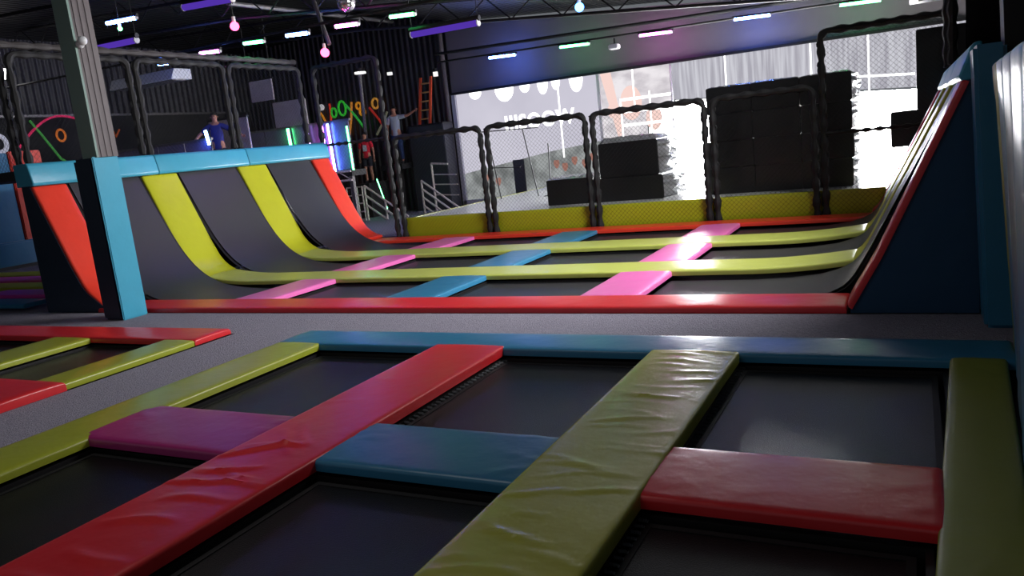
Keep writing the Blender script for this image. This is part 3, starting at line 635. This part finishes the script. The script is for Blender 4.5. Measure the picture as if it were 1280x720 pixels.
led('led_tube', 'bright blue upright light tube on the balustrade', (-13.66, 16.7, 2.64), (-13.62, 16.7, 1.35), .026, 'blue')
led('led_tube', 'green upright light tube, rightmost on the balustrade', (-13.05, 16.7, 2.52), (-13.02, 16.7, 1.4), .022, 'green')
led('led_tube', 'short green upright tube below the grey framed board', (-15.02, 16.7, 2.66), (-15.0, 16.7, 2.2), .035, 'green')
led('led_tube', 'short blue light tube in front of the person in blue', (-15.02, 13.88, 2.70), (-14.96, 13.88, 2.36), .035, 'blue')
led('led_tube', 'thin green light stick leaning by the white railing', (-13.65, 18.5, 1.05), (-13.35, 18.4, .2), .012, 'green')

# stairs block, railings
t = thing('staircase', 'dark stairs behind the person in the red shirt', 'stairs', (-14, 19.6, -.06))
for k in range(4): MB().box(-15.6 + .28 * k, -14.25, 18.9, 20.3, -.06 + .25 * k, .19 + .25 * k).build('step', BLK, t, smooth=False)
def railing(label, pts_top, nrail, drop, posts, y, cage=False):
    t = thing('railing', label, 'railing', (pts_top[0][0], y, -.06))
    for k in range(nrail): MB().tube([(x, y, z - drop * k) for x, z in pts_top], .028, 6).build('rail', RAILW, t)
    for (x, z) in posts: MB().tube([(x, y, -.06), (x, y, z)], .028, 6).build('post', RAILW, t)
    return t
railing('white tube railing sloping down behind the far court', [(-13.75, .92), (-12.4, -.02)], 3, .27, [(-13.75, .92), (-13.1, .45)], 18)
t = thing('railing', 'white cage of bars at the left end of the sloping railing', 'railing', (-14.0, 18, -.06))
for k in range(5): MB().tube([(-14.3, 17.9, .9 - .23 * k), (-13.75, 17.9, .9 - .23 * k)], .02, 6).build('rail', RAILW, t)
for k in range(4): MB().tube([(-14.3 + .18 * k, 17.9, -.06), (-14.3 + .18 * k, 17.9, .9)], .02, 6).build('post', RAILW, t)
railing('pale sloping railing beside the dark partition', [(-12.5, .88), (-11.3, .0)], 4, .24, [(-12.5, .88)], 19)
t = thing('white_frame', 'white right angled frame standing behind the pale sloping railing', 'frame', (-11.9, 19.4, -.06))
MB().tube([(-12.35, 19.4, -.06), (-12.35, 19.4, 1.32)], .03, 6).build('post', RAILW, t); MB().tube([(-12.35, 19.4, 1.32), (-11.8, 19.4, 1.26)], .03, 6).build('arm', RAILW, t)
for z in (1.0, .72, .42): MB().tube([(-12.3, 19.4, z), (-11.55, 19.4, z - .05)], .018, 6).build('rail', RAILW, t)
# partition with the ladder
t = thing('partition_block', 'big dark grey partition beneath the orange ladder', 'partition', (-12.7, 20.2, -.06))
MB().box(-13.35, -12.15, 19.95, 20.5, -.06, 2.42, .02).build('panel', mat('partition_grey', (52, 52, 62), .6), t); MB().box(-13.37, -12.13, 19.93, 20.52, 2.42, 2.46).build('cap', DSTEEL, t, smooth=False)
t = thing('ladder', 'orange ladder leaning on the dark wall', 'ladder', (-12.85, 20.2, 2.46))
MB().box(-13.14, -13.07, 20.2, 20.25, 2.46, 3.8).build('side_rail', ORL, t, smooth=False); MB().box(-12.78, -12.71, 20.2, 20.25, 2.46, 3.8).build('side_rail', ORL, t, smooth=False)
for k in range(5): MB().box(-13.07, -12.78, 20.2, 20.24, 2.6 + .25 * k, 2.64 + .25 * k).build('rung', RUNG, t, smooth=False)
for o in t.children:   # lean to the right at the top
    me = o.data
    for v in me.vertices: v.co.x += (v.co.z) * .17; 
# thin stand
t = thing('metal_stand', 'thin dark metal goal stand behind the second fence panel', 'stand', (-8.5, 17, .335))
MB().tube([(-9.4, 17, 1.98), (-7.8, 17, 1.93)], .014, 6).build('top_bar', BLK, t); MB().tube([(-9.1, 17, 1.1), (-8.35, 17, 1.06)], .01, 6).build('cross_bar', BLK, t)
for a, b in (((-9.15, 1.97), (-8.95, .34)), ((-8.2, 1.94), (-7.95, .34))): MB().tube([(a[0], 17, a[1]), (b[0], 17, b[1])], .014, 6).build('leg', BLK, t)
t = thing('metal_pole', 'thin upright dark pole right of the metal goal stand', 'pole', (-7.6, 17, .335))
MB().tube([(-7.58, 17, 1.55), (-7.62, 17, .34)], .014, 6).build('pole', BLK, t); MB().box(-7.75, -7.5, 16.9, 17.1, .335, .35).build('base', BLK, t, smooth=False)

# ---------------------------------------------------------------- lights on the ceiling
def batten(label, xa, xb, y, z, c): return led('led_batten', label, (xa, y, z), (xb, y, z - .03), .034, c)
batten('blue light batten on the facade, leftmost of that row', -10.3, -9.5, 19.75, 3.98, 'blue'); batten('green light batten on the facade, second from the left', -8.2, -7.4, 19.75, 3.95, 'green')
batten('magenta light batten high on the facade', -6.05, -5.25, 19.75, 3.91, 'magenta'); batten('blue light batten on the facade above the big black stack', -3.75, -2.95, 19.75, 3.92, 'blue')
batten('green light batten at the top right of the facade', -1.45, -.65, 19.75, 3.85, 'green')
batten('pink light batten in the middle row above the ramp fence', -12.75, -12.22, 12, 4.06, 'magenta'); batten('green light batten in the middle row, right of the pink bulb', -11.55, -11.05, 12, 4.07, 'green')
batten('blue light batten in the middle row', -10.47, -9.95, 12, 4.05, 'blue'); batten('magenta light batten in the middle row beside the mirror ball', -9.3, -8.8, 12, 4.03, 'magenta')
batten('green light batten at the right end of the middle row', -8.1, -7.6, 12, 4.0, 'green')
batten('small blue light batten hanging just above the ramp fence roll', -14.1, -13.6, 12.1, 4.04, 'blue')
batten('dim blue light batten high at the left', -13.4, -12.6, 10.5, 4.62, 'blue')
def uv(label, a, b):
    t = led('uv_tube', label, a, b, .055, 'uv')
    for p in (a, b): MB().tube([(p[0], p[1], p[2] + .08), (p[0], p[1], roofz(p[0]) + .05)], .006, 5).build('hanger', BLK, t)
uv('dim violet tube beside the tall steel column', (-13.34, 10, 4.11), (-12.1, 10, 4.09)); uv('dim violet tube at the top edge above the left ramp', (-10.82, 10, 4.42), (-9.73, 10, 4.37)); uv('long dim violet tube left of the facade lights', (-7.7, 12, 3.64), (-6.4, 12, 3.63))
def bulb(label, c, p, r=.07):
    t = thing('party_bulb', label, 'bulb', p); MB().sphere(p, r).build('glass', GLOW[c], t)
    MB().tube([(p[0], p[1], p[2] + r * .8), (p[0], p[1], p[2] + r + .08)], .03, 8).build('socket', WHT, t); MB().tube([(p[0], p[1], p[2] + r + .08), (p[0], p[1], roofz(p[0]) - .1)], .008, 5).build('cable', BLK, t)
bulb('glowing pink bulb hanging above the left ramp', 'red', (-9.77, 10, 3.95)); bulb('glowing pink bulb at the end of the short drop pipe', 'red', (-9.63, 12, 3.62), .08); bulb('glowing blue bulb high above the window', 'ub', (-4.6, 12, 3.57), .07)
bulb('dim green bulb high at the left', 'green', (-13.2, 10.6, 4.5), .04)
t = thing('mirror_ball', 'silver mirror ball at the top edge', 'mirror ball', (-9.0, 12, 4.37))
bm = bmesh.new(); bmesh.ops.create_uvsphere(bm, u_segments=24, v_segments=16, radius=.17)
for v in bm.verts: v.co += Vector((-9.0, 12, 4.4))
MB().bm(bm).build('mirror_tiles', mat('mirror', (225, 215, 225), .15, .9, emis=(.8, .7, .8), estr=0.0), t, smooth=False); MB().tube([(-9.0, 12, 4.55), (-9.0, 12, 4.95)], .01, 5).build('cable', BLK, t)
def lamp(name, label, p, w, h, m, cat='lamp'):
    t = thing(name, label, cat, p); mb = MB().prism([(p[0] + w * cos(2 * pi * k / 20), p[1] + w * sin(2 * pi * k / 20)) for k in range(20)], 'z', p[2] - h, p[2]); mb.build('lens', m, t)
    MB().prism([(p[0] + w * .85 * cos(2 * pi * k / 20), p[1] + w * .85 * sin(2 * pi * k / 20)) for k in range(20)], 'z', p[2] + .001, p[2] + .1).build('housing', DSTEEL, t)
    return t
t = lamp('round_lamp', 'round white lamp on a grey pole at the back', (-14.69, 19.8, 4.2), .17, .05, emit('lamp_soft', (1, 1, 1), 1.6)); MB().tube([(-14.72, 19.8, 4.12), (-14.84, 19.8, 1.4)], .06, 8).build('pole', STEEL, t)
lamp('flood_lamp', 'small pale flood lamp above the person in white', (-13.64, 19.8, 4.05), .08, .08, emit('lamp_soft2', (1, 1, 1), .9))
lamp('flood_lamp', 'small pale flood lamp right of the orange ladder', (-12.09, 19.8, 3.85), .07, .12, emit('lamp_soft3', (1, .95, .9), 1.1))
lamp('spot_lamp', 'glaring white lamp at the left picture edge', (-19.2, 12.0, 4.62), .16, .2, GLOW['white'])
t = thing('camera_unit', 'small white box camera on the facade pipe', 'camera', (-6.75, 19.7, 3.7)); MB().box(-6.85, -6.6, 19.6, 19.85, 3.68, 3.8, .02).build('body', WHT, t); MB().tube([(-6.72, 19.75, 3.8), (-6.72, 19.75, 3.95)], .02, 6).build('bracket', DSTEEL, t)
def ac(label, x0, x1, y, z, h, dp=.6):
    t = thing('air_conditioner', label, 'air conditioner', ((x0 + x1) / 2, y, z))
    MB().prism([(y, z), (y + dp, z), (y + dp, z + h), (y + .12, z + h)], 'x', x0, x1).build('casing', WHT, t, smooth=False); MB().box(x0 + .1, x1 - .1, y + .1, y + dp - .1, z - .015, z).build('air_grille', STEEL, t, smooth=False)
    MB().tube([(x0 + .2, y + .4, z + h), (x0 + .2, y + .4, roofz(x0) - .1)], .01, 5).build('hanger', BLK, t)
ac('white air conditioner hanging at the left behind the ramp fence', -17.6, -15.4, 13.5, 3.95, .24)
ac('white air conditioner at the top right corner', -.05, .58, 11.8, 2.86, .22, .5)

# ---------------------------------------------------------------- people
SKIN = mat('skin', (190, 130, 105), .55); HAIR = mat('hair', (22, 18, 18), .7)
def skin_obj(name, verts, edges, rad, m, parent, sub=2, root=0):
    off = parent_off(parent); me = bpy.data.meshes.new(name); me.from_pydata([tuple(Vector(v)) for v in verts], edges, []); me.materials.append(m)
    o = bpy.data.objects.new(name, me); C.objects.link(o); o.parent = parent
    md = o.modifiers.new('skin', 'SKIN'); md.use_smooth_shade = True
    sv = me.skin_vertices[0].data if me.skin_vertices else None
    if sv is None:
        bm = bmesh.new(); bm.from_mesh(me); bm.verts.layers.skin.verify(); bm.to_mesh(me); bm.free(); sv = me.skin_vertices[0].data
    for i, r in enumerate(rad): sv[i].radius = (r if isinstance(r, tuple) else (r, r)); sv[i].use_root = (i == root)
    s = o.modifiers.new('sub', 'SUBSURF'); s.levels = sub; s.render_levels = sub
    return o
def person(label, loc, rz, H, arms, top, topm, legm, hair=True, shorts=False, print_m=None):
    """arms: (elbow, wrist) offsets from the shoulder per side in units of height; local +y is the back, -y the front"""
    t = thing('person', label, 'person', loc); t.rotation_euler = (0, 0, rz); h = H
    V = [(0, 0, .52 * h), (0, 0, .62 * h), (0, .005 * h, .74 * h), (0, 0, .82 * h), (0, -.005 * h, .86 * h), (0, -.012 * h, .925 * h), (0, -.008 * h, .965 * h)]
    Rr = [(.085 * h, .06 * h), (.075 * h, .055 * h), (.09 * h, .06 * h), (.05 * h, .045 * h), (.03 * h, .032 * h), (.043 * h, .052 * h), (.036 * h, .045 * h)]
    E = [(0, 1), (1, 2), (2, 3), (3, 4), (4, 5), (5, 6)]
    tops_v, tops_r, tops_e = [(0, 0, .445 * h), (0, 0, .6 * h), (0, .005 * h, .74 * h), (0, 0, .815 * h)], [(.092 * h, .068 * h), (.085 * h, .062 * h), (.1 * h, .066 * h), (.05 * h, .045 * h)], [(0, 1), (1, 2), (2, 3)]
    hands = []
    for s in (-1, 1):
        sh = Vector((s * .105 * h, 0, .795 * h)); el = sh + Vector(arms[s][0]) * h; wr = el + Vector(arms[s][1]) * h
        n = len(V); V += [sh[:], el[:], wr[:]]; Rr += [.034 * h, .024 * h, .016 * h]; E += [(3, n), (n, n + 1), (n + 1, n + 2)]
        k = len(tops_v); tops_v += [sh[:], sh.lerp(el, .75)[:]]; tops_r += [.042 * h, .036 * h]; tops_e += [(3, k), (k, k + 1)]
        d = (wr - el).normalized(); pc = wr + d * .03 * h; V.append(pc[:]); Rr.append((.018 * h, .012 * h)); E.append((n + 2, n + 3))
        sd = d.cross(Vector((0, 1, 0))).normalized() if abs(d.y) < .9 else Vector((1, 0, 0))
        for q, ln in enumerate((.038, .045, .042, .033)):
            b = pc + sd * (q - 1.5) * .009 * h + d * .01 * h; m1 = b + d * ln * .5 * h; m2 = m1 + (d * .8 + Vector((0, -.5, 0))).normalized() * ln * .5 * h
            hands.append([b, m1, m2])
        b = wr + d * .012 * h; hands.append([b, b + (d * .5 + sd * -s * 1.0).normalized() * .02 * h, b + (d * .9 + sd * -s * .8).normalized() * .042 * h])
        hp = Vector((s * .05 * h, 0, .5 * h)); kn = Vector((s * .058 * h, -.012 * h, .28 * h)); an = Vector((s * .06 * h, .01 * h, .05 * h)); to = Vector((s * .066 * h, -.07 * h, .018 * h))
        n = len(V); V += [hp[:], kn[:], an[:], to[:]]; Rr += [.052 * h, .034 * h, .024 * h, (.022 * h, .016 * h)]; E += [(0, n), (n, n + 1), (n + 1, n + 2), (n + 2, n + 3)]
    skin_obj('body', V, E, Rr, SKIN, t)
    for f in hands:
        pass
    for hh in (hands[:5], hands[5:]):
        mb = MB()
        for f in hh: mb.tube(f, lambda i: .0065 * h * (1 - .18 * i), 6)
        hd = mb.build('hand', SKIN, None); hd.parent = t
    skin_obj('shirt', tops_v, tops_e, tops_r, topm, t)
    lv, lr, le = [(0, 0, .55 * h)], [(.09 * h, .065 * h)], []
    for s in (-1, 1):
        pts = [(s * .05 * h, 0, .47 * h), (s * .057 * h, -.01 * h, .30 * h)] + ([] if shorts else [(s * .06 * h, .008 * h, .06 * h)])
        n = len(lv); lv += pts; lr += [.062 * h, .048 * h] + ([] if shorts else [.034 * h]); le += [(0, n)] + [(n + i, n + i + 1) for i in range(len(pts) - 1)]
    skin_obj('trousers' if not shorts else 'shorts', lv, le, lr, legm, t)
    for s in (-1, 1):
        MB().sphere((s * .064 * h, -.03 * h, .018 * h), .03 * h, 10)
        sh_ = MB().sphere((0, 0, 0), 1, 12); sh_.v = [(s * .064 * h + x * .028 * h, -.028 * h + y * .07 * h, max(0, .022 * h + z_ * .026 * h)) for x, y, z_ in sh_.v]; o = sh_.build('shoe', BLK, None); o.parent = t
    fz = .93 * h; mb = MB(); mb.sphere((-.017 * h, -.062 * h, fz + .004 * h), .006 * h, 8); mb.sphere((.017 * h, -.062 * h, fz + .004 * h), .006 * h, 8); o = mb.build('eye', HAIR, None); o.parent = t
    nb = MB().tube([(0, -.058 * h, fz + .006 * h), (0, -.072 * h, fz - .010 * h), (0, -.06 * h, fz - .014 * h)], lambda i: .006 * h, 6); o = nb.build('nose', SKIN, None); o.parent = t
    o = MB().tube([(-.013 * h, -.057 * h, fz - .026 * h), (0, -.062 * h, fz - .027 * h), (.013 * h, -.057 * h, fz - .026 * h)], .003 * h, 6).build('mouth', mat('lip', (150, 80, 75), .5), None); o.parent = t
    for s in (-1, 1): o = MB().sphere((s * .046 * h, .0, fz - .002 * h), .011 * h, 8).build('ear', SKIN, None); o.parent = t
    hb = MB().sphere((0, 0, 0), 1, 18); hb.v = [(x * .052 * h, .004 * h + y * .062 * h, fz + .018 * h + z_ * .052 * h) for x, y, z_ in hb.v if True]
    hb.v = [(x, max(y, -.045 * h) if z_ < fz + .03 * h else y, max(z_, fz - .02 * h) if y > 0 else max(z_, fz + .02 * h)) for x, y, z_ in hb.v]
    o = hb.build('hair', HAIR, None); o.parent = t
    if print_m: o = MB().box(-.04 * h, .04 * h, -.076 * h, -.070 * h, .62 * h, .74 * h, .003).build('shirt_print', print_m, None); o.parent = t
    return t
REDS = mat('red_shirt', (225, 20, 50), .8); WHS = mat('white_shirt', (190, 195, 205), .8); NVS = mat('navy_shirt', (25, 35, 120), .7); DK = mat('dark_trousers', (25, 27, 40), .8); JN = mat('blue_jeans', (45, 65, 110), .8)
down = {-1: ((-.035, .01, -.17), (-.005, -.02, -.15)), 1: ((.035, .01, -.17), (.005, -.02, -.15))}
person('person in red t-shirt and dark shorts standing on the stairs at the back', (-14.6, 19.45, .94), math.radians(20), 1.5, down, 0, REDS, DK, shorts=True, print_m=WHS)
person('person in white shirt and jeans with one arm stretched out, near the ladder', (-13.75, 19.9, 1.4), math.radians(15), 1.7, {-1: ((-.05, .0, -.16), (.0, -.03, -.14)), 1: ((.15, -.03, .015), (.14, -.04, .06))}, 0, WHS, JN)
person('person in dark blue top with arms spread, behind the left ramp fence', (-15.42, 14.6, 1.4), math.radians(35), 1.78, {-1: ((-.13, -.02, -.10), (-.08, -.06, -.10)), 1: ((.13, -.02, -.09), (.10, -.06, -.05))}, 0, NVS, DK)
